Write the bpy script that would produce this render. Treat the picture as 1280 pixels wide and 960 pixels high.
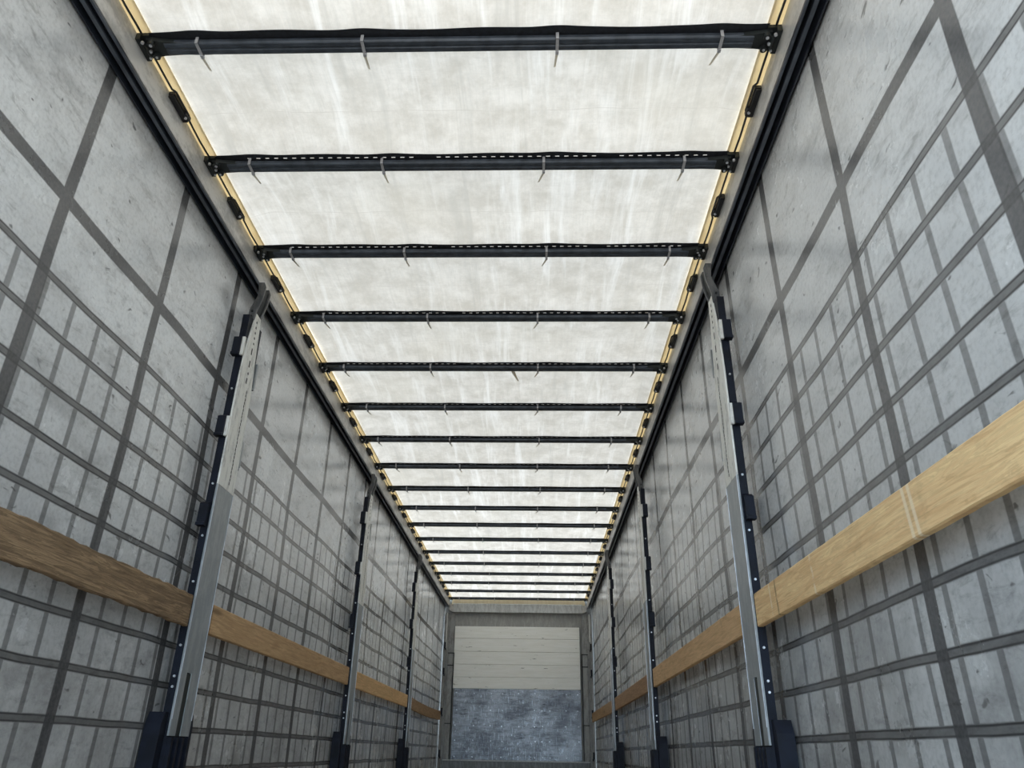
import bpy, bmesh, math, random
from mathutils import Vector, Matrix
random.seed(7)
for o in list(bpy.data.objects): bpy.data.objects.remove(o)
sc = bpy.context.scene
C = sc.collection

# ------------------------------------------------------------------ camera, light, exposure
F, YAW, PIT, ROL, CX, CZ = 940.9, -0.03582, 0.45579, 0.01779, 0.2961, 0.42
fw = Vector((math.sin(YAW)*math.cos(PIT), math.cos(YAW)*math.cos(PIT), math.sin(PIT)))
rt = Vector((math.cos(YAW), -math.sin(YAW), 0)); up = rt.cross(fw)
r2 = rt*math.cos(ROL)+up*math.sin(ROL); u2 = -rt*math.sin(ROL)+up*math.cos(ROL)
cam = bpy.data.objects.new('camera', bpy.data.cameras.new('camera')); C.objects.link(cam)
M3 = Matrix((r2, u2, -fw)).transposed()
cam.matrix_world = Matrix.Translation((CX, 0, CZ)) @ M3.to_4x4()
cam.data.sensor_fit = 'HORIZONTAL'; cam.data.sensor_width = 36; cam.data.lens = 36*F/1280
cam.data.clip_start = .02
sc.camera = cam

w = bpy.data.worlds.new('sky'); sc.world = w; w.use_nodes = True
nt = w.node_tree; nt.nodes.clear()
tc = nt.nodes.new('ShaderNodeTexCoord'); sx = nt.nodes.new('ShaderNodeSeparateXYZ')
rp = nt.nodes.new('ShaderNodeValToRGB'); bg = nt.nodes.new('ShaderNodeBackground'); wo = nt.nodes.new('ShaderNodeOutputWorld')
mr = nt.nodes.new('ShaderNodeMapRange'); mr.inputs[1].default_value = -1
nt.links.new(tc.outputs['Generated'], sx.inputs[0]); nt.links.new(sx.outputs['Z'], mr.inputs[0])
nt.links.new(mr.outputs[0], rp.inputs[0]); nt.links.new(rp.outputs[0], bg.inputs[0]); nt.links.new(bg.outputs[0], wo.inputs[0])
rp.color_ramp.elements[0].position = .48; rp.color_ramp.elements[0].color = (.34, .33, .31, 1)
rp.color_ramp.elements[1].position = .53; rp.color_ramp.elements[1].color = (.60, .80, 1.0, 1)
bg.inputs[1].default_value = 2.05
# the sky is brighter on the sun's side, behind and to the left
dt = nt.nodes.new('ShaderNodeVectorMath'); dt.operation = 'DOT_PRODUCT'; dt.inputs[1].default_value = (-.82, -.57, 0)
nt.links.new(tc.outputs['Generated'], dt.inputs[0])
gl = nt.nodes.new('ShaderNodeMapRange'); gl.inputs[1].default_value = 0; gl.inputs[2].default_value = 1
gl.inputs[3].default_value = 2.05; gl.inputs[4].default_value = 4.4
nt.links.new(dt.outputs['Value'], gl.inputs[0]); nt.links.new(gl.outputs[0], bg.inputs[1])
sun = bpy.data.objects.new('sun', bpy.data.lights.new('sun', 'SUN')); C.objects.link(sun)
sun.data.energy = 7.5; sun.data.color = (1, .93, .82); sun.data.angle = math.radians(3)
sun.rotation_euler = (math.radians(-16), math.radians(-16), 0)
sc.view_settings.view_transform = 'Standard'; sc.view_settings.look = 'None'
sc.view_settings.gamma = 1; sc.view_settings.use_curve_mapping = False
sc.view_settings.exposure = 0.90

# ------------------------------------------------------------------ node helpers
class N:
    def __init__(s, name):
        s.m = bpy.data.materials.new(name); s.m.use_nodes = True
        s.t = s.m.node_tree; s.t.nodes.clear()
        s.out = s.n('ShaderNodeOutputMaterial')
        s.co = s.n('ShaderNodeTexCoord').outputs['Object']
    def n(s, k): return s.t.nodes.new(k)
    def put(s, sock, v):
        if isinstance(v, bpy.types.NodeSocket): s.t.links.new(v, sock)
        else: sock.default_value = v
    def math(s, op, a, b=0., c=0.):
        n = s.n('ShaderNodeMath'); n.operation = op
        for i, v in enumerate((a, b, c)): s.put(n.inputs[i], v)
        return n.outputs[0]
    def sep(s, v):
        n = s.n('ShaderNodeSeparateXYZ'); s.put(n.inputs[0], v); return n.outputs
    def scale(s, sc_, v=None, rot=(0, 0, 0), loc=(0, 0, 0)):
        n = s.n('ShaderNodeMapping'); s.put(n.inputs[0], v or s.co)
        n.inputs[1].default_value = loc; n.inputs[2].default_value = rot; n.inputs[3].default_value = sc_
        return n.outputs[0]
    def noise(s, vec, sc_=1., det=4., rough=.55, dist=0.):
        n = s.n('ShaderNodeTexNoise'); s.put(n.inputs['Vector'], vec)
        n.inputs['Scale'].default_value = sc_; n.inputs['Detail'].default_value = det
        n.inputs['Roughness'].default_value = rough; n.inputs['Distortion'].default_value = dist
        return n.outputs[0]
    def rng(s, v, a, b, c=0., d=1.):
        n = s.n('ShaderNodeMapRange'); n.interpolation_type = 'SMOOTHSTEP'
        for i, x in enumerate((v, a, b, c, d)): s.put(n.inputs[i], x)
        return n.outputs[0]
    def mix(s, f, a, b, mode='MIX'):
        n = s.n('ShaderNodeMix'); n.data_type = 'RGBA'; n.blend_type = mode
        s.put(n.inputs[0], f)
        for i, v in ((6, a), (7, b)):
            s.put(n.inputs[i], v if isinstance(v, bpy.types.NodeSocket) else (*v, 1))
        return n.outputs[2]
    def bump(s, h, st=.3, dist=.01):
        n = s.n('ShaderNodeBump'); s.put(n.inputs['Height'], h)
        n.inputs['Strength'].default_value = st; n.inputs['Distance'].default_value = dist
        return n.outputs[0]
    def bsdf(s, col, rough=.5, metal=0., nrm=None, spec=.5):
        n = s.n('ShaderNodeBsdfPrincipled')
        s.put(n.inputs['Base Color'], col if isinstance(col, bpy.types.NodeSocket) else (*col, 1))
        s.put(n.inputs['Roughness'], rough); s.put(n.inputs['Metallic'], metal)
        s.put(n.inputs['Specular IOR Level'], spec)
        if nrm: s.put(n.inputs['Normal'], nrm)
        return n.outputs[0]
    def done(s, sh): s.t.links.new(sh, s.out.inputs[0]); return s.m

def simple(name, col, rough=.5, metal=0., var=.25, sc_=14., spec=.5, bump=.15):
    k = N(name); n1 = k.noise(k.co, sc_, 5)
    c = k.mix(k.rng(n1, .3, .7), [x*(1-var) for x in col], [x*(1+var) for x in col])
    return k.done(k.bsdf(c, rough, metal, k.bump(n1, bump, .003), spec))

# ------------------------------------------------------------------ materials
def curtain_mat(name, y0, zoff):
    k = N(name)
    wob = k.noise(k.co, 1.3, 2)
    wob2 = k.noise(k.scale((1, 1, 1.4)), 2.2, 2)
    y, z = k.sep(k.co)[1], k.sep(k.co)[2]
    yw = k.math('ADD', y, k.math('MULTIPLY', k.math('SUBTRACT', wob, .5), .022))
    zw = k.math('ADD', z, k.math('MULTIPLY', k.math('SUBTRACT', wob2, .5), .016))
    def grating(c, off, per):
        return k.math('ABSOLUTE', k.math('WRAP', k.math('SUBTRACT', c, off), per/2, -per/2))
    def stripe(d, hw, e=.003): return k.rng(d, hw+e, hw-e)
    # straps: wide uprights, one wide band, fine double lines below it
    wide_v = stripe(grating(yw, y0, .6513), .0275)
    wide_h = stripe(k.math('ABSOLUTE', k.math('SUBTRACT', zw, 2.03+zoff)), .026)
    lower = k.rng(zw, 1.752+zoff, 1.745+zoff)
    low2 = k.rng(zw, 1.785+zoff, 1.775+zoff)
    dh = grating(zw, 1.757+zoff, .1582); dv = grating(yw, 1.636, .1526)
    fine_h = k.math('MULTIPLY', stripe(dh, .0135), low2)
    fine_v = k.math('MULTIPLY', stripe(dv, .0125), lower)
    seam_h = k.math('MULTIPLY', stripe(k.math('ABSOLUTE', k.math('SUBTRACT', dh, .0095)), .0022, .002), low2)
    wide = k.math('MAXIMUM', wide_v, wide_h); fine = k.math('MAXIMUM', fine_h, k.math('MULTIPLY', fine_v, .8))
    # dirt: large clouds, short diagonal scuffs, fine grain
    cloud = k.noise(k.co, 2.2, 6, .65)
    scuff = k.noise(k.scale((1, 9, 26), rot=(math.radians(35 if y0 > 1.89 else -35), 0, 0)), 1.2, 5, .7, .4)
    spot = k.noise(k.scale((1, 14, 26), rot=(math.radians(30 if y0 > 1.89 else -30), 0, 0)), 1., 2, .5, .6)
    grain = k.noise(k.co, 70., 3)
    c = k.mix(k.rng(cloud, .3, .72), CUR_LO, CUR_HI)
    haze = k.noise(k.scale((1, 3, 6), rot=(math.radians(40 if y0 > 1.89 else -40), 0, 0)), 1.1, 5, .65)
    c = k.mix(k.math('MULTIPLY', k.rng(haze, .52, .74), .45), c, (.26, .262, .265))
    c = k.mix(k.math('MULTIPLY', k.rng(scuff, .5, .78), .5), c, (.12, .12, .118))
    c = k.mix(k.math('MULTIPLY', k.rng(spot, .68, .76), .75), c, (.05, .05, .052))
    c = k.mix(k.math('MULTIPLY', k.rng(grain, .4, .75), .2), c, (.12, .12, .12))
    low_tone = k.math('MULTIPLY', k.rng(z, 1.9, .2), k.rng(k.noise(k.co, 3.4, 6, .7), .28, .7, .35, .95))  # patchy tone, darker towards the bottom
    c = k.mix(k.math('MULTIPLY', low_tone, .75), c, (.20, .197, .192))
    strap_c = k.mix(k.rng(k.noise(k.scale((1, 30, 30)), 3, 4), .3, .7), (.066, .066, .070), (.098, .097, .101))
    fine_c = k.mix(k.rng(scuff, .35, .7), (.135, .134, .134), (.085, .084, .087))
    c = k.mix(k.math('MULTIPLY', fine, .85), c, fine_c)
    c = k.mix(k.math('MULTIPLY', seam_h, k.rng(cloud, .3, .6, .5, .95)), c, (.04, .04, .042))
    c = k.mix(k.math('MULTIPLY', wide, .92), c, strap_c)
    h = k.math('ADD', k.math('MULTIPLY', k.math('MAXIMUM', wide, fine), -.3), k.math('MULTIPLY', cloud, .8))
    h = k.math('ADD', h, k.math('MULTIPLY', scuff, .25))
    bp = k.bump(h, .13, .012)
    tl = k.n('ShaderNodeBsdfTranslucent'); k.put(tl.inputs[0], c); mx = k.n('ShaderNodeMixShader')
    mx.inputs[0].default_value = .13
    k.t.links.new(k.bsdf(c, k.rng(cloud, .3, .7, .17, .30), 0, bp, .8), mx.inputs[1]); k.t.links.new(tl.outputs[0], mx.inputs[2])
    return k.done(mx.outputs[0])
CUR_LO, CUR_HI = (.66, .665, .665), (.80, .805, .80)

def tarp_mat():
    k = N('translucent_tarpaulin')
    x, y = k.sep(k.co)[0], k.sep(k.co)[1]
    streak = k.noise(k.scale((7, .55, 1), rot=(0, 0, math.radians(-4))), 1.6, 6, .62, .5)
    weave = k.noise(k.scale((60, 5, 1)), 2, 4, .6)
    weave2 = k.noise(k.scale((4, 50, 1)), 2, 4, .6)
    mott = k.noise(k.co, 6.5, 7, .72)
    big = k.noise(k.co, 1.1, 3)
    c = k.mix(k.rng(mott, .3, .72), (.62, .57, .50), (.84, .79, .725))
    c = k.mix(k.math('MULTIPLY', k.rng(streak, .5, .72), .75), c, (.97, .935, .89))
    c = k.mix(k.math('MULTIPLY', k.rng(streak, .46, .28), .6), c, (.58, .545, .49))
    c = k.mix(k.math('MULTIPLY', k.rng(weave, .4, .75), .28), c, (.60, .57, .515))
    c = k.mix(k.math('MULTIPLY', k.rng(weave2, .5, .8), .25), c, (.60, .57, .52))
    c = k.mix(k.math('MULTIPLY', k.rng(big, .5, .7), .3), c, (.73, .67, .57))
    # crease lines across, at mid-bay
    d = k.math('ABSOLUTE', k.math('WRAP', k.math('SUBTRACT', k.math('ADD', y, k.math('MULTIPLY', big, .03)), 1.98), .32565, 0.))
    cr = k.math('MULTIPLY', k.rng(d, .004, .001), k.rng(mott, .4, .6))
    c = k.mix(k.math('MULTIPLY', cr, .45), c, (.42, .36, .30))
    df = k.n('ShaderNodeBsdfDiffuse'); tl = k.n('ShaderNodeBsdfTranslucent'); mx = k.n('ShaderNodeMixShader')
    b = k.bump(k.math('ADD', streak, k.math('MULTIPLY', mott, .4)), .25, .02)
    for n in (df, tl): k.put(n.inputs[0], c); k.put(n.inputs['Normal'], b)
    k.put(mx.inputs[0], k.rng(y, 4., 11., .113, .158))     # translucency raised towards the front, added to brighten the far end
    k.t.links.new(df.outputs[0], mx.inputs[1]); k.t.links.new(tl.outputs[0], mx.inputs[2])
    return k.done(mx.outputs[0])

def band_mat():
    k = N('beige_edge_band'); n1 = k.noise(k.scale((20, 5, 1)), 2, 4)
    c = k.mix(k.rng(n1, .3, .7), (.78, .68, .49), (.86, .77, .58))
    df = k.n('ShaderNodeBsdfDiffuse'); tl = k.n('ShaderNodeBsdfTranslucent'); mx = k.n('ShaderNodeMixShader')
    for n in (df, tl): k.put(n.inputs[0], c)
    mx.inputs[0].default_value = .30
    k.t.links.new(df.outputs[0], mx.inputs[1]); k.t.links.new(tl.outputs[0], mx.inputs[2])
    return k.done(mx.outputs[0])

def wood_mat(name, dark, light, seed, rough_grain=.5, marks=()):
    k = N(name)
    v = k.scale((1, 1.1, 16), loc=(seed*1.7, seed*3.1, seed))
    warp = k.noise(k.scale((1, 1.2, 5), loc=(seed, seed, 0)), 1.6, 3)
    g = k.noise(v, 3., 7, .65, 1.3)
    fine = k.noise(k.scale((1, 3, 110), loc=(0, seed, 0)), 2., 4)
    vor = k.n('ShaderNodeTexVoronoi'); k.put(vor.inputs['Vector'], k.scale((.01, 1.25, 6), loc=(0, seed*.37, seed)))
    vor.inputs['Scale'].default_value = 1.
    knot = k.rng(vor.outputs['Distance'], .13, .05)
    ring = k.math('SINE', k.math('MULTIPLY', k.math('ADD', g, warp), 38))
    c = k.mix(k.rng(g, .3, .7), dark, light)
    c = k.mix(k.math('MULTIPLY', k.rng(ring, .2, 1.), rough_grain*.5), c, [x*.62 for x in dark])
    c = k.mix(k.math('MULTIPLY', k.rng(fine, .45, .75), rough_grain), c, [x*.7 for x in dark])
    c = k.mix(k.math('MULTIPLY', knot, .7), c, [x*.35 for x in dark])
    c = k.mix(k.math('MULTIPLY', k.rng(k.noise(k.co, 3+seed*.1, 5, .7), .6, .75), .35), c, [x*.5 for x in dark])
    yz = k.sep(k.co)
    for my, pale in marks:                 # saw marks running across the board
        d = k.math('ABSOLUTE', k.math('SUBTRACT', k.math('ADD', yz[1], k.math('MULTIPLY', yz[2], -.10)), my-.094))
        mk = k.math('MULTIPLY', k.rng(d, .011, .003), k.rng(k.noise(k.co, 22., 4), .34, .52))
        c = k.mix(k.math('MULTIPLY', mk, .8), c, (.86, .72, .52) if pale else [x*.35 for x in dark])
    return k.done(k.bsdf(c, .75, 0, k.bump(k.math('ADD', g, k.math('MULTIPLY', fine, .6)), .4*rough_grain+.1, .004), .25))

def worn_mat(name, base, worn, amount, rough=.5, metal=.0, st=(20, 20, 5)):
    k = N(name)
    n1 = k.noise(k.scale(st), 1.4, 6, .7); n2 = k.noise(k.co, 60., 3)
    a = k.math('ADD', n1, k.math('MULTIPLY', n2, .2))
    c = k.mix(k.rng(a, .62-amount*.3, .82-amount*.3), base, worn)
    return k.done(k.bsdf(c, rough, metal, k.bump(a, .2, .003), .5))

def pale_mat(name, col):
    k = N(name); n1 = k.noise(k.co, 40., 3)
    c = k.mix(k.rng(n1, .3, .7), [x*.92 for x in col], col)
    tl = k.n('ShaderNodeBsdfTranslucent'); k.put(tl.inputs[0], c); mx = k.n('ShaderNodeMixShader'); mx.inputs[0].default_value = .55
    k.t.links.new(k.bsdf(c, .45), mx.inputs[1]); k.t.links.new(tl.outputs[0], mx.inputs[2])
    return k.done(mx.outputs[0])

def steel_mat():
    k = N('riveted_steel_sheet')
    n1 = k.noise(k.scale((2.2, 1, 9)), 2.2, 7, .72); n2 = k.noise(k.co, 2.0, 4); n3 = k.noise(k.scale((30, 1, 5)), 2., 5, .7)
    c = k.mix(k.rng(k.math('ADD', k.math('MULTIPLY', n1, .5), k.math('MULTIPLY', n2, .5)), .38, .62), (.085, .090, .102), (.29, .305, .325))
    c = k.mix(k.math('MULTIPLY', k.rng(n3, .5, .75), .5), c, (.14, .15, .16))
    s = k.noise(k.scale((2.6, 1, 13)), 2.0, 4, .75)
    c = k.mix(k.math('MULTIPLY', k.rng(s, .60, .66), .85), c, (.03, .03, .035))
    return k.done(k.bsdf(c, k.rng(n3, .3, .7, .40, .24), .75, k.bump(k.math('ADD', k.math('MULTIPLY', n1, .35), k.noise(k.co, 2.2, 3)), .35, .03)))

def board_mat():
    k = N('white_front_boards')
    n1 = k.noise(k.scale((1.2, 1, 14)), 2., 6, .65)
    c = k.mix(k.rng(n1, .3, .72), (.86, .86, .80), (.94, .94, .90))
    s = k.noise(k.scale((3.2, 1, 16)), 1.7, 4, .75)
    z = k.sep(k.co)[2]
    low = k.rng(z, 2.2, 1.5, .0, 1.)
    c = k.mix(k.math('MULTIPLY', k.math('MULTIPLY', k.rng(s, .63, .70), low), .9), c, (.06, .06, .055))
    return k.done(k.bsdf(c, .45, 0, k.bump(n1, .1, .003), .4))

m_tarp, m_band = tarp_mat(), band_mat()
m_curL, m_curR = curtain_mat('curtain_left_fabric', 1.908, 0.), curtain_mat('curtain_right_fabric', 1.862, -.012)
m_navy = simple('dark_navy_paint', (.0060, .0085, .017), .55, 0, .35, spec=.25)
m_bow = simple('anthracite_bow_metal', (.060, .072, .092), .36, .3, .3, 20)
m_web = simple('black_webbing', (.012, .014, .020), .75, 0, .4, 60)
m_black = simple('black_plastic', (.010, .011, .014), .5)
m_olive = simple('dark_bracket_steel', (.016, .021, .022), .5, .2)
m_tie = simple('grey_cable_tie', (.42, .42, .44), .4, 0, .15)
m_tail = pale_mat('pale_cable_tie_tail', (.86, .82, .74))
m_alu = worn_mat('brushed_rail_aluminium', (.58, .57, .55), (.36, .355, .345), .35, .42, .15, (9, 3, 9))
m_track = simple('dark_track_paint', (.022, .028, .040), .34, 0, .3, spec=.6)
m_ridge = simple('dark_track_ridge', (.085, .10, .125), .34, .2, .25)
m_galv = worn_mat('worn_galvanised_plate', (.80, .80, .76), (.50, .50, .48), .15, .5, .15)
m_strip = worn_mat('grey_blue_post_face', (.27, .295, .31), (.35, .37, .38), .3, .4, .2)
m_bolt = simple('bright_bolt', (.62, .64, .68), .3, .6)
m_arm = worn_mat('grey_swan_neck', (.09, .095, .10), (.17, .17, .17), .3, .4, .3)
m_grey = worn_mat('grey_front_paint', (.34, .345, .34), (.22, .22, .215), .3, .55, 0)
m_header = worn_mat('grey_header_metal', (.55, .565, .555), (.40, .405, .40), .35, .45, .2)
m_bandg = worn_mat('dark_grey_band', (.30, .30, .285), (.38, .38, .365), .3, .55, 0)
m_steel, m_board = steel_mat(), board_mat()
m_kick = worn_mat('dull_kick_plate', (.13, .14, .145), (.22, .23, .235), .3, .5, .3)
m_floor = wood_mat('pale_plywood_floor', (.34, .29, .23), (.46, .40, .33), 9.)  # unseen floor, colour lightened to bounce light onto walls and roof
m_tape = pale_mat('pale_tape', (.88, .82, .72))

# ------------------------------------------------------------------ object helpers
def tag(o, label=None, cat=None, group=None, kind=None):
    if label: o['label'] = label
    if cat: o['category'] = cat
    if group: o['group'] = group
    if kind: o['kind'] = kind
    return o
def empty(name, loc, label, cat, group=None):
    o = bpy.data.objects.new(name, None); C.objects.link(o); o.location = loc; o.empty_display_size = .05
    return tag(o, label, cat, group)
def obj(name, bm, mat, parent=None, smooth=False, bevel=0., kind=None, origin=None):
    """bm is in world coordinates unless parent: then local to the parent"""
    bmesh.ops.recalc_face_normals(bm, faces=bm.faces)
    me = bpy.data.meshes.new(name); bm.to_mesh(me); bm.free()
    if smooth:
        for p in me.polygons: p.use_smooth = True
    me.materials.append(mat)
    o = bpy.data.objects.new(name, me); C.objects.link(o)
    if parent: o.parent = parent
    if bevel:
        b = o.modifiers.new('bevel', 'BEVEL'); b.width = bevel; b.segments = 2; b.limit_method = 'ANGLE'
    if kind: o['kind'] = kind
    return o
def box(bm, x0, x1, y0, y1, z0, z1):
    v = [bm.verts.new((x, y, z)) for x in (x0, x1) for y in (y0, y1) for z in (z0, z1)]
    for f in ((0, 1, 3, 2), (4, 6, 7, 5), (0, 4, 5, 1), (2, 3, 7, 6), (0, 2, 6, 4), (1, 5, 7, 3)):
        bm.faces.new([v[i] for i in f])
def prism(bm, poly, axis, a, b):
    """extrude a 2D polygon along an axis: axis 'y' -> poly is (x,z); 'x' -> (y,z); 'z' -> (x,y)"""
    def P(p, t): return {'y': (p[0], t, p[1]), 'x': (t, p[0], p[1]), 'z': (p[0], p[1], t)}[axis]
    A = [bm.verts.new(P(p, a)) for p in poly]; B = [bm.verts.new(P(p, b)) for p in poly]
    n = len(poly)
    bm.faces.new(A); bm.faces.new(B[::-1])
    for i in range(n): bm.faces.new((A[i], A[(i+1) % n], B[(i+1) % n], B[i]))
def cyl(bm, c, axis, r, l, n=12, r1=None):
    m = Matrix.Translation(c)
    if axis == 'x': m = m @ Matrix.Rotation(math.pi/2, 4, 'Y')
    if axis == 'y': m = m @ Matrix.Rotation(math.pi/2, 4, 'X')
    bmesh.ops.create_cone(bm, cap_ends=True, segments=n, radius1=r, radius2=r if r1 is None else r1, depth=l, matrix=m)
def tube(bm, pts, r, n=6):
    rings = []
    for i, p in enumerate(pts):
        p = Vector(p); a = Vector(pts[max(i-1, 0)]); b = Vector(pts[min(i+1, len(pts)-1)])
        d = (b-a).normalized(); s = d.cross(Vector((0, 0, 1)))
        if s.length < 1e-4: s = d.cross(Vector((1, 0, 0)))
        s.normalize(); t = s.cross(d)
        rings.append([bm.verts.new(p+(s*math.cos(q)+t*math.sin(q))*r) for q in [2*math.pi*j/n for j in range(n)]])
    for a, b in zip(rings, rings[1:]):
        for j in range(n): bm.faces.new((a[j], a[(j+1) % n], b[(j+1) % n], b[j]))
    bm.faces.new(rings[0]); bm.faces.new(rings[-1][::-1])
def copy_tree(o, parent=None):
    c = o.copy(); C.objects.link(c); c.parent = parent
    for ch in list(o.children): copy_tree(ch, c)
    return c
ORD = ['nearest', 'second', 'third', 'fourth', 'fifth', 'sixth', 'seventh', 'eighth', 'ninth', 'tenth', 'eleventh', 'twelfth',
       'thirteenth', 'fourteenth', 'fifteenth', 'sixteenth', 'seventeenth', 'eighteenth']

Y0, YF = -.9, 13.15         # open rear end, front wall
HW, FL = 1.24, 1.168        # curtain plane, inner face of the roof rail
BY = [1.897+.6513*i+(.02 if i == 0 else 0) for i in range(18)]
POST = {-1: (3.238, 6.265, 9.27), 1: (3.077, 5.99, 8.96)}

# ------------------------------------------------------------------ setting: floor, roof tarpaulin, side curtains, front wall
bm = bmesh.new(); box(bm, -1.27, 1.27, Y0, YF, -.06, 0); obj('floor', bm, m_floor, kind='structure')

def sheet(nu, nv, fn):
    bm = bmesh.new()
    V = [[bm.verts.new(fn(i/nu, j/nv)) for j in range(nv+1)] for i in range(nu+1)]
    for i in range(nu):
        for j in range(nv): bm.faces.new((V[i][j], V[i+1][j], V[i+1][j+1], V[i][j+1]))
    return bm
def tarp_pt(u, v):
    x = -1.127+2.254*u; y = Y0+(YF-Y0)*v
    t = ((y-BY[0])/.6513) % 1
    s = math.sin(math.pi*t)
    edge = min(1, (1.127-abs(x))/.1)
    z = 2.778 + .030*s*edge + .004*math.sin(x*9+y*1.3)*s + .003*math.sin(x*23-y*2.1)*s
    return (x, y, z)
ceil = obj('ceiling', sheet(70, 340, tarp_pt), m_tarp, smooth=True, kind='structure')
ceil['label'] = 'translucent off-white tarpaulin roof'
for s in (-1, 1):
    bm = bmesh.new(); box(bm, min(s*1.119, s*1.20), max(s*1.119, s*1.20), Y0, YF-.05, 2.770, 2.774)
    tag(obj('edge_band', bm, m_band, ceil), 'beige edge band')
bm = bmesh.new(); box(bm, -1.13, 1.13, 13.125, 13.145, 2.64, 2.775)
tag(obj('edge_band', bm, m_band, ceil), 'beige edge band')

for s, m, nm in ((-1, m_curL, 'wall_left'), (1, m_curR, 'wall_right')):
    def cur(u, v):
        y = Y0+(YF-.02-Y0)*u; z = .0+2.655*v
        t = math.sin(math.pi*min(1, max(0, v)))
        x = HW + t*(.006*math.sin(y*2.07+s)+.004*math.sin(y*5.1+z*1.7)+.003*math.sin(z*6.1+y*.7)) + .004
        return (s*x, y, z)
    o = obj(nm, sheet(240, 44, cur), m, smooth=True, kind='structure')
    so = o.modifiers.new('cloth', 'SOLIDIFY'); so.thickness = .003; so.offset = -1 if s < 0 else 1
    o['label'] = 'dirty grey strapped side curtain, %s side' % ('left' if s < 0 else 'right')

bm = bmesh.new(); box(bm, -1.30, 1.30, YF, YF+.08, -.06, 2.85); obj('wall_front', bm, m_bandg, kind='structure')

# ------------------------------------------------------------------ roof side rails
for s in (-1, 1):
    side = 'left' if s < 0 else 'right'
    r = empty('roof_rail', (0, 0, 0), 'long grey and black roof rail running above the %s curtain' % side, 'rail', 'roof side rails')
    bm = bmesh.new()
    prism(bm, [(s*x, z) for x, z in ((FL, 2.637), (FL+.004, 2.637), (FL+.004, 2.762), (1.27, 2.762), (1.27, 2.80), (1.30, 2.80), (1.30, 2.766), (FL, 2.766))], 'y', Y0, 13.12)
    obj('side_face', bm, m_alu, r)
    bm = bmesh.new()
    prof = [(FL+.001, 2.628), (FL+.012, 2.628), (FL+.014, 2.668), (FL+.026, 2.668), (FL+.028, 2.634), (FL+.044, 2.634), (FL+.046, 2.672),
            (FL+.060, 2.672), (FL+.062, 2.616), (FL+.068, 2.616), (FL+.070, 2.760), (FL+.0045, 2.760), (FL+.0045, 2.636), (FL+.001, 2.636)]
    prism(bm, [(s*x, z) for x, z in prof], 'y', Y0, 13.12); obj('curtain_track', bm, m_track, r)
    bm = bmesh.new()
    for xa, xb in ((FL+.0285, FL+.0435), (FL+.0015, FL+.0105)):
        box(bm, min(s*xa, s*xb), max(s*xa, s*xb), Y0, 13.11, 2.626, 2.6335 if xa > FL+.01 else 2.6275)
    obj('track_ridge', bm, m_ridge, r)
    # unseen strip outside, added to stop light leaking between rail and curtain head
    bm = bmesh.new(); box(bm, min(s*1.262, s*1.30), max(s*1.262, s*1.30), Y0, 13.12, 2.55, 2.80); obj('light_seal', bm, m_alu, r)

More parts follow.
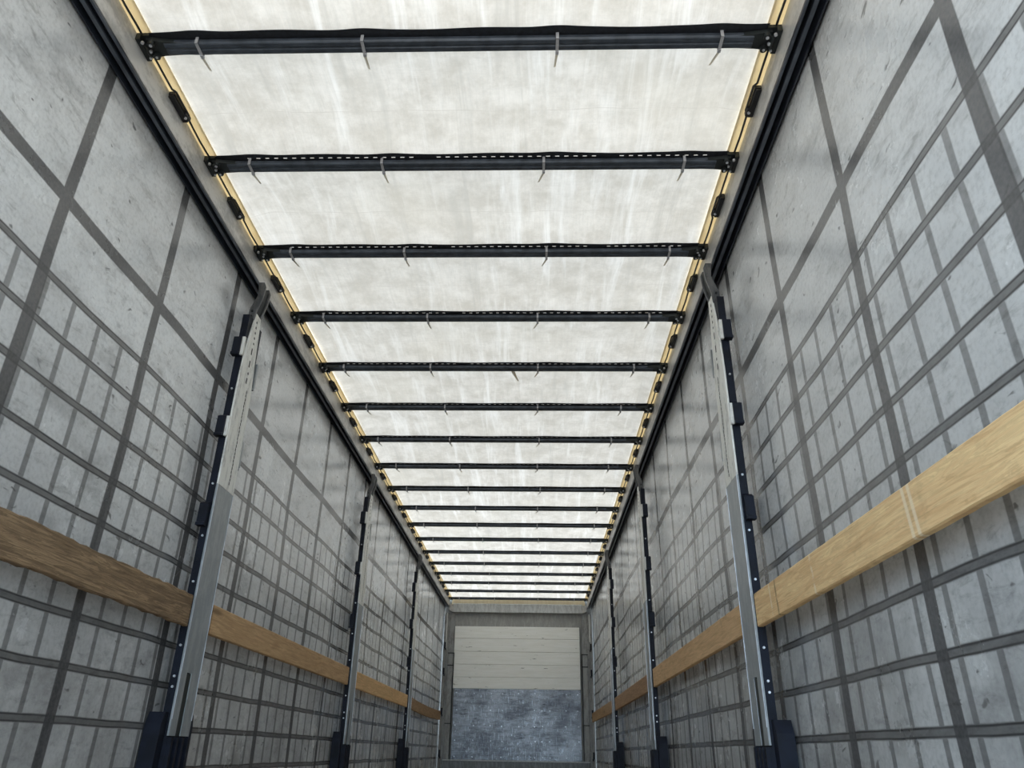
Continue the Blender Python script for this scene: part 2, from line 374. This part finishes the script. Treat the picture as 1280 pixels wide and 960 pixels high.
# ------------------------------------------------------------------ roof bows
def make_bow(slots):
    r = empty('roof_bow', (0, BY[0], 2.745), '', 'roof bow', 'roof bows under the tarpaulin')
    # local: x along the bow, y lengthwise, z up.  profile below, webbing above
    bm = bmesh.new()
    pr = [(-.026, .010), (-.026, -.004), (-.020, -.010), (-.006, -.011), (-.003, -.008), (.003, -.008), (.006, -.011), (.024, -.010), (.030, -.004), (.030, .010)]
    prism(bm, pr, 'x', -1.075, 1.075); obj('profile', bm, m_bow, r, bevel=.0015)
    # webbing strip with a row of slots: near margin, slot row, far part
    ties = (-.95, -.34, .37, .96)
    def edge(x, sgn): return .006*sum(math.exp(-((x-t)/.07)**2) for t in ties)+.0022*math.sin(x*7+sgn)+.0015*math.sin(x*17.)
    bm = bmesh.new()
    xs = []; x = -1.125; k = 0
    while x < 1.125:
        xs.append(x); x += .022 if k % 2 == 0 else .018; k += 1
    xs.append(1.125)
    rows = []
    for x in xs:
        ya = -.052-edge(x, 0); yb = .042+edge(x, 2)*.8; zz = .018
        rows.append([(x, ya, zz), (x, -.0355, zz), (x, -.0287, zz), (x, yb, zz)])
    for i in range(len(rows)-1):
        a, b = rows[i], rows[i+1]
        slot = slots and i % 2 == 1 and abs(xs[i]) < 1.05 and ((xs[i]*2.3+.4) % 1.9 < 1.7)
        for j in range(3):
            if j == 1 and slot: continue
            vs = [bm.verts.new(p) for p in (a[j], b[j], b[j+1], a[j+1])]
            bm.faces.new(vs)
    bmesh.ops.remove_doubles(bm, verts=bm.verts, dist=1e-5)
    wb = obj('webbing', bm, m_web, r)
    so = wb.modifiers.new('thick', 'SOLIDIFY'); so.thickness = .002; so.offset = 0
    for t in ties:
        bm = bmesh.new(); h = .0055
        for (ya, yb, za, zb) in ((-.030, .034, -.0145, -.0115), (-.0305, -.0275, -.0145, .026), (.0315, .0345, -.0145, .026)):
            box(bm, t-h, t+h, ya, yb, za, zb)
        box(bm, t-.006, t+.006, .024, .038, -.0175, -.0105)
        ti = obj('cable_tie', bm, m_tie, r)
        d = random.uniform(-.012, .012) - (.012 if t > 0 else -.012)
        bm = bmesh.new()
        prism(bm, [(t-.005, .034), (t+.005, .034), (t+.004+d, .094), (t-.003+d, .094)], 'z', -.0165, -.0148)
        tag(obj('tie_tail', bm, m_tail, ti), 'pale tie tail')
    for s in (-1, 1):
        bm = bmesh.new()
        def bx(xa, xb, *a): box(bm, min(s*xa, s*xb), max(s*xa, s*xb), *a)
        bx(1.120, FL-.001, -.050, .050, .004, .018)                # runner plate on the rail
        bx(1.150, FL-.001, -.050, .050, -.012, .004)
        prism(bm, [(s*1.02, -.024), (s*1.09, -.032), (s*1.135, -.040), (s*1.135, .040), (s*1.09, .032), (s*1.02, .028)], 'z', -.006, .012)
        cyl(bm, (s*1.118, -.026, -.012), 'z', .013, .016); cyl(bm, (s*1.118, .026, -.012), 'z', .013, .016)
        cyl(bm, (s*1.140, .0, -.010), 'y', .009, .05)
        eb = obj('end_bracket', bm, m_olive, r)
        for (bx_, by_, br) in ((1.118, -.026, .006), (1.118, .026, .005), (1.146, -.034, .006), (1.146, .034, .005), (1.133, .004, .007)):  # bright heads stand in for light glinting through small holes
            bm = bmesh.new(); cyl(bm, (s*bx_, by_, -.019 if bx_ < 1.13 else -.014), 'z', br, .008, 8)
            tag(obj('bolt', bm, m_bolt, eb), 'bright bolt standing in for a glint')
    return r
bow_plain, bow_slots = make_bow(False), make_bow(True)
for i, y in enumerate(BY):
    b = bow_plain if i == 0 else bow_slots if i == 1 else copy_tree(bow_slots)
    b.location = (0, y, 2.745)
    extra = {0: ' of all, crossing the top of the picture', 4: ', with a pale tape strip hanging from it', 17: ' and last, right above the front wall'}.get(i, '')
    b['label'] = ('%s dark roof bow' % ORD[i]) + (extra if i in (0, 17) else ' counted from the camera' + extra)
    if i:
        b.scale = (1, 1, 1)
        j = random.uniform(-.02, .02)
        for ch in b.children:
            if ch.name.startswith('cable_tie'): ch.location.x += j + random.uniform(-.03, .03)

# runner carriages half way between the bows, tension cables, hanging tape
def make_runner(s):
    r = empty('roof_runner', (0, 0, 0), '', 'runner', 'roof runners on the %s rail' % ('left' if s < 0 else 'right'))
    bm = bmesh.new()
    def bx(xa, xb, *a): box(bm, min(s*xa, s*xb), max(s*xa, s*xb), *a)
    bx(1.143, FL-.001, -.078, .068, .004, .020); bx(1.146, FL-.001, -.076, .064, -.006, .004)
    bx(1.136, 1.150, .020, .062, -.002, .018)
    obj('block', bm, m_black, r, bevel=.002)
    bm = bmesh.new(); cyl(bm, (s*1.146, .040, -.004), 'z', .006, .008, 10)
    tag(obj('bolt', bm, m_bolt, r), 'bright bolt')
    return r
for s in (-1, 1):
    r0 = make_runner(s)
    for i in range(17):
        r = r0 if i == 0 else copy_tree(r0)
        r.location = (0, BY[i]+.30, 2.745)
        r['label'] = 'black runner block on the %s rail between the %s and %s roof bows' % ('left' if s < 0 else 'right', ORD[i], ORD[i+1])
    pts = [(s*1.147, Y0, 2.757)]
    for i in range(-4, 17):
        y = 1.897+.6513*i
        pts += [(s*1.147, y+.06, 2.757), (s*1.1455, y+.15, 2.754), (s*1.147, y+.225, 2.757), (s*1.136, y+.24, 2.757), (s*1.136, y+.36, 2.756),
                (s*1.147, y+.39, 2.757), (s*1.148, y+.50, 2.754), (s*1.147, y+.59, 2.757)]
    pts = [p for p in pts if p[1] > Y0-.01 and p[1] < 12.96]
    bm = bmesh.new(); tube(bm, pts, .0045)
    tag(obj('tension_cable', bm, m_black), 'thin black cable running along the beige %s edge of the roof' % ('left' if s < 0 else 'right'), 'cable', 'roof cables')
bm = bmesh.new()
prism(bm, [(.126, 4.515), (.150, 4.515), (.176, 4.66), (.166, 4.66)], 'z', 2.729, 2.7305)
tag(obj('tape_strip', bm, m_tape), 'pale strip of tape hanging from the fifth roof bow', 'tape')

# ------------------------------------------------------------------ side posts
def make_post(s, seed):
    r = empty('side_post', (0, 0, 0), '', 'post', 'sliding side posts')
    X = lambda x: s*x
    def B(bm, xa, xb, *a): box(bm, min(s*xa, s*xb), max(s*xa, s*xb), *a)
    # navy channel: web and two flanges
    bm = bmesh.new()
    B(bm, 1.158, 1.192, 0, .012, .0, 2.40); B(bm, 1.158, 1.192, .170, .182, .0, 2.40); B(bm, 1.158, 1.168, .012, .170, .0, 2.40)
    for z in [x*.05+.55 for x in range(36)]:
        B(bm, 1.178, 1.186, -.002, 0, z, z+.012)
    ch = obj('channel', bm, m_navy, r)
    for z in (.64, .68, .80, 1.06, 1.26, 1.50, 1.98):
        bm = bmesh.new(); cyl(bm, (X(1.174), -.003, z), 'y', .005, .006, 8)
        tag(obj('bolt', bm, m_bolt, ch), 'bright bolt standing in for a glint')
    # lower face strip with the long dark slot
    bm = bmesh.new()
    B(bm, 1.149, 1.157, -.004, .055, .46, 1.50); B(bm, 1.149, 1.157, .102, .186, .46, 1.50); B(bm, 1.149, 1.157, .055, .102, .70, 1.50)
    obj('face_strip', bm, m_strip, r)
    for ya, yb in ((-.0055, -.002), (.1835, .187)):  # edge highlight put in as thin bright strips
        bm = bmesh.new(); B(bm, 1.1475, 1.1495, ya, yb, .52, 1.50)
        tag(obj('edge_line', bm, m_bolt, r), 'bright edge highlight')
    # upper galvanised plate, narrowing to the neck
    bm = bmesh.new()
    prism(bm, [(-.004, 1.50), (.186, 1.50), (.176, 2.00), (.150, 2.20), (.125, 2.44), (.060, 2.44), (.008, 2.20), (-.004, 2.0)], 'x', X(1.148), X(1.157))
    up_ = obj('galvanised_plate', bm, m_galv, r, bevel=.002)
    out, back = [], []
    for i in range(26):
        z = 1.53+i*.019; y = .106+(i % 3)*.0015
        out += [(y, z), (y, z+.012)]; back += [(y+.008, z), (y+.008, z+.012)]
        out += [(y+.003, z+.0125), (y+.003, z+.0185)]; back += [(y+.006, z+.0125), (y+.006, z+.0185)]
    bm = bmesh.new(); prism(bm, out+back[::-1], 'x', X(1.1472), X(1.1505)); tag(obj('slot', bm, m_black, up_), 'dark toothed slot')
    for z, h, y in ((2.05, .03, .062), (2.10, .012, .064), (2.14, .036, .060), (2.21, .036, .058), (2.27, .010, .062), (2.30, .012, .060), (2.33, .012, .058), (2.36, .012, .056), (2.39, .012, .054)):
        bm = bmesh.new(); B(bm, 1.1472, 1.150, y+.018, y+.030, z, z+h); tag(obj('slot', bm, m_black, up_), 'dark slot')
    # side lugs of the plate
    for z in (2.16, 1.73):
        bm = bmesh.new(); B(bm, 1.150, 1.164, -.018, -.004, z, z+.10); obj('lug', bm, m_galv, r)
        bm = bmesh.new(); B(bm, 1.150, 1.166, .186, .206, z-.08, z+.05); cyl(bm, (X(1.158), .198, z-.085), 'z', .008, .02, 8)
        obj('catch', bm, m_strip, r)
    # slat pockets
    for z in (2.155, 1.726, 1.30):
        bm = bmesh.new()
        prism(bm, [(-.036, z), (-.036, z+.012), (-.028, z+.016), (-.028, z+.10), (-.002, z+.115), (-.002, z)], 'x', X(1.164), X(1.203))
        obj('slat_pocket', bm, m_navy, r)
    for z in (1.30, .86):
        bm = bmesh.new(); B(bm, 1.187, 1.210, .183, .22, z, z+.16); B(bm, 1.160, 1.187, .183, .197, z-.01, z+.15); obj('slat_pocket', bm, m_black, r)
    # swan neck to the rail: two cheeks and a web
    cheek = [(X(1.152), 2.38), (X(1.150), 2.45), (X(1.130), 2.53), (X(1.124), 2.60), (X(1.136), 2.627), (X(1.165), 2.627), (X(1.158), 2.55), (X(1.188), 2.46), (X(1.190), 2.38)]
    bm = bmesh.new(); prism(bm, cheek, 'y', .050, .062); nk = obj('neck_cheek', bm, m_arm, r, bevel=.0015)
    bm = bmesh.new(); prism(bm, cheek, 'y', .124, .136); obj('neck_cheek', bm, m_arm, r, bevel=.0015)
    bm = bmesh.new()
    prism(bm, [(X(1.160), 2.40), (X(1.158), 2.45), (X(1.139), 2.532), (X(1.134), 2.60), (X(1.150), 2.60), (X(1.150), 2.54), (X(1.172), 2.46), (X(1.172), 2.40)], 'y', .062, .124)
    obj('neck_web', bm, m_olive, r)
    for z in (2.42, 2.45):
        bm = bmesh.new(); cyl(bm, (X(1.172), .048, z), 'y', .006, .006, 10); obj('bolt', bm, m_black, nk)
    # foot
    bm = bmesh.new()
    prism(bm, [(-.060, 0), (-.050, .50), (-.030, .545), (-.002, .545), (-.002, 0)], 'x', X(1.168), X(1.232))
    prism(bm, [(.183, 0), (.183, .545), (.200, .54), (.212, .50), (.218, 0)], 'x', X(1.150), X(1.232))
    for y in (.0, .050, .10, .155): B(bm, 1.136, 1.157, y, y+.018, 0, .455)
    B(bm, 1.152, 1.158, -.002, .183, 0, .455)
    ft = obj('foot', bm, m_navy, r)
    bm = bmesh.new(); B(bm, 1.1515, 1.1565, .058, .099, .46, .695); tag(obj('lever', bm, m_olive, r), 'dark lever in the slot')
    return r
POSN = ['nearest', 'middle', 'farthest']
for s in (-1, 1):
    p0 = make_post(s, 0)
    for i, y in enumerate(POST[s]):
        p = p0 if i == 0 else copy_tree(p0)
        p.location = (0, y, 0)
        p['label'] = '%s dark side post with silver face along the %s curtain' % (POSN[i], 'left' if s < 0 else 'right')

# ------------------------------------------------------------------ side planks
def plank(s, ya, yb, za, zb, mat, label, rag=0., sag=0., xo=1.160):
    bm = bmesh.new(); n = max(8, int((yb-ya)/.04)); rings = []
    rnd = random.Random(hash(label) % 1000 if False else int(ya*100)+int(s)+7)
    for i in range(n+1):
        t = i/n; y = ya+(yb-ya)*t
        dz = -sag*4*t*(1-t)
        j0 = rnd.uniform(-1, 1)*rag; j1 = rnd.uniform(-1, 1)*rag
        b = .004
        x0, x1, z0, z1 = xo, xo+.024, za+(zb-za)*t+dz+j0, za+.128+(zb-za)*t+dz+j1
        rings.append([bm.verts.new((s*x, y, z)) for x, z in ((x0+b, z0), (x0, z0+b), (x0, z1-b), (x0+b, z1), (x1-b, z1), (x1, z1-b), (x1, z0+b), (x1-b, z0))])
    for a, c in zip(rings, rings[1:]):
        for j in range(8): bm.faces.new((a[j], a[(j+1) % 8], c[(j+1) % 8], c[j]))
    bm.faces.new(rings[0]); bm.faces.new(rings[-1][::-1])
    return tag(obj('side_plank', bm, mat), label, 'plank', 'wooden slats along the curtains')
w_dark = wood_mat('weathered_dark_plank', (0.172, 0.114, 0.067), (0.390, 0.269, 0.159), 2.3, .9)
w_l2 = wood_mat('light_brown_plank', (0.454, 0.287, 0.148), (0.653, 0.435, 0.239), 4.1, .45)
w_l3 = wood_mat('honey_plank', (0.617, 0.391, 0.190), (0.816, 0.538, 0.278), 5.7, .45)
w_l4 = wood_mat('dull_brown_plank', (0.254, 0.160, 0.087), (0.399, 0.260, 0.147), 6.6, .6)
w_r1 = wood_mat('pale_fresh_plank', (0.726, 0.460, 0.231), (0.900, 0.669, 0.358), 1.4, .45, ((1.70, 1), (1.73, 1), (2.86, 1), (2.79, 0), (2.40, 1)))
w_r2 = wood_mat('warm_tan_plank', (0.544, 0.347, 0.183), (0.744, 0.495, 0.270), 8.2, .4)
w_r3 = wood_mat('red_brown_plank', (0.299, 0.183, 0.103), (0.454, 0.287, 0.167), 3.9, .6)
w_r4 = wood_mat('brown_plank', (0.308, 0.195, 0.103), (0.454, 0.296, 0.159), 7.3, .5)
plank(-1, -.5, 3.233, .873, .876, w_dark, 'dark weathered rough plank at the left edge, before the nearest left post', .0035)
plank(-1, 3.465, 6.225, .875, .875, w_l2, 'light brown plank on the left curtain behind the nearest left post', .0008)
plank(-1, 6.492, 9.23, .872, .868, w_l3, 'honey coloured plank on the left curtain behind the middle left post', .0008)
plank(-1, 9.497, 12.55, .868, .858, w_l4, 'dull brown plank at the far end of the left curtain', .0008, .02)
plank(1, -.5, 3.072, .868, .876, w_r1, 'pale fresh plank at the right edge, the largest in the picture', .0006)
plank(1, 3.312, 5.95, .876, .868, w_r2, 'warm tan plank on the right curtain behind the nearest right post', .0008)
plank(1, 6.217, 8.92, .860, .852, w_r3, 'red-brown plank on the right curtain behind the middle right post', .0008)
plank(1, 9.187, 12.60, .850, .858, w_r4, 'brown plank at the far end of the right curtain', .0008)

# ------------------------------------------------------------------ front wall fittings
h = empty('header_beam', (0, 13.1, 2.54), 'grey metal header beam across the top of the front wall', 'beam')
bm = bmesh.new(); prism(bm, [(-.045, 0), (-.045, .135), (-.03, .146), (.05, .146), (.05, 0)], 'x', -1.10, 1.08); obj('beam_face', bm, m_header, h, bevel=.004)
for s, xa, xb in ((-1, -1.165, -1.10), (1, 1.08, 1.15)):
    bm = bmesh.new(); prism(bm, [(xa, .0 if s > 0 else .03), (xb, 0 if s < 0 else .03), (xb, .125), (xa, .125)], 'y', -.05, .05)
    e = obj('end_cap', bm, m_alu, h, bevel=.003)
bm = bmesh.new(); cyl(bm, (.0-.03, -.047, .085), 'y', .008, .01, 10); tag(obj('bolt', bm, m_bolt, h), 'small bright bolt')

p = empty('front_panel', (0, YF-.014, 1.35), 'white horizontal board panel in the upper front wall', 'panel')
bm = bmesh.new()
zs = [0, .175, .37, .57, .775, .97]
for a, b in zip(zs, zs[1:]):
    prism(bm, [(-.034, a+.003), (-.030, b-.010), (-.027, b-.001), (0, b), (0, a), (-.030, a)], 'x', -1.055, 1.022)
obj('boards', bm, m_board, p)
bm = bmesh.new(); box(bm, -1.062, -1.055, -.04, 0, 0, .97); box(bm, 1.022, 1.029, -.04, 0, 0, .97); obj('panel_edging', bm, m_kick, p)

p = empty('steel_plate', (0, YF-.014, .30), 'blue-grey riveted steel plate below the white boards of the front wall', 'plate')
bm = bmesh.new(); box(bm, -1.03, 1.022, -.028, 0, .018, 1.048); obj('sheet', bm, m_steel, p)
rr = random.Random(3)
for z in (.06, .285, .50, .73, .98):
    for x in (-.98, -.70, -.42, -.24, .02, .28, .40, .52, .78, .97):
        if rr.random() < .18: continue
        bm = bmesh.new(); cyl(bm, (x+rr.uniform(-.01, .01), -.030, z+rr.uniform(-.006, .006)), 'y', .011, .006, 8, .007)
        tag(obj('rivet', bm, m_bolt, p), 'bright rivet head')

k_ = empty('kick_plate', (0, 13.04, 0), 'low grey kick plate along the foot of the front wall', 'plate')
bm = bmesh.new(); box(bm, -1.155, 1.145, 0, .06, 0, .30); obj('plate_face', bm, m_kick, k_, bevel=.004)
bm = bmesh.new(); box(bm, -1.155, 1.145, -.006, .06, .30, .315); obj('plate_lip', bm, m_header, k_)

for s in (-1, 1):
    side = 'left' if s < 0 else 'right'
    c = empty('corner_post', (s*1.03, 13.12, 0), 'grey corner post at the %s end of the front wall' % side, 'post', 'front corner posts')
    xo = s*1.03
    def B(bm, xa, xb, *a): box(bm, min(s*xa, s*xb)-xo, max(s*xa, s*xb)-xo, *a)
    bm = bmesh.new(); B(bm, 1.066, 1.228, -.012, .028, 0, 2.535); B(bm, 1.195, 1.228, -.10, -.012, 0, 2.50); obj('post_face', bm, m_grey, c)
    bm = bmesh.new(); B(bm, 1.178, 1.192, -.105, -.085, 1.95 if s < 0 else 2.08, 2.52); obj('edge_strip', bm, m_galv, c)
    for z in (1.95, 1.55, .95, .35):
        bm = bmesh.new(); B(bm, 1.186, 1.21, -.125, -.10, z, z+.10); cyl(bm, (s*1.19-xo, -.115, z-.01), 'z', .010, .03, 8); obj('hinge', bm, m_navy, c)
    u = empty('upright_channel', (s*1.04, 13.10, .32), 'narrow grey upright channel with clamps beside the %s edge of the front boards' % side, 'channel', 'upright channels on the front wall')
    xo = s*1.04
    bm = bmesh.new(); B(bm, 1.062, 1.145, -.022, .006, 0, 1.56); obj('channel_face', bm, m_header if False else m_grey, u, bevel=.004)
    bm = bmesh.new(); B(bm, 1.046, 1.060, -.028, .006, 0, 1.575); obj('rod', bm, m_olive, u)
    for z in (.50, 1.37, 1.56):
        bm = bmesh.new(); B(bm, 1.046, 1.15, -.032, -.020, z, z+.014); obj('clamp', bm, m_olive, u)
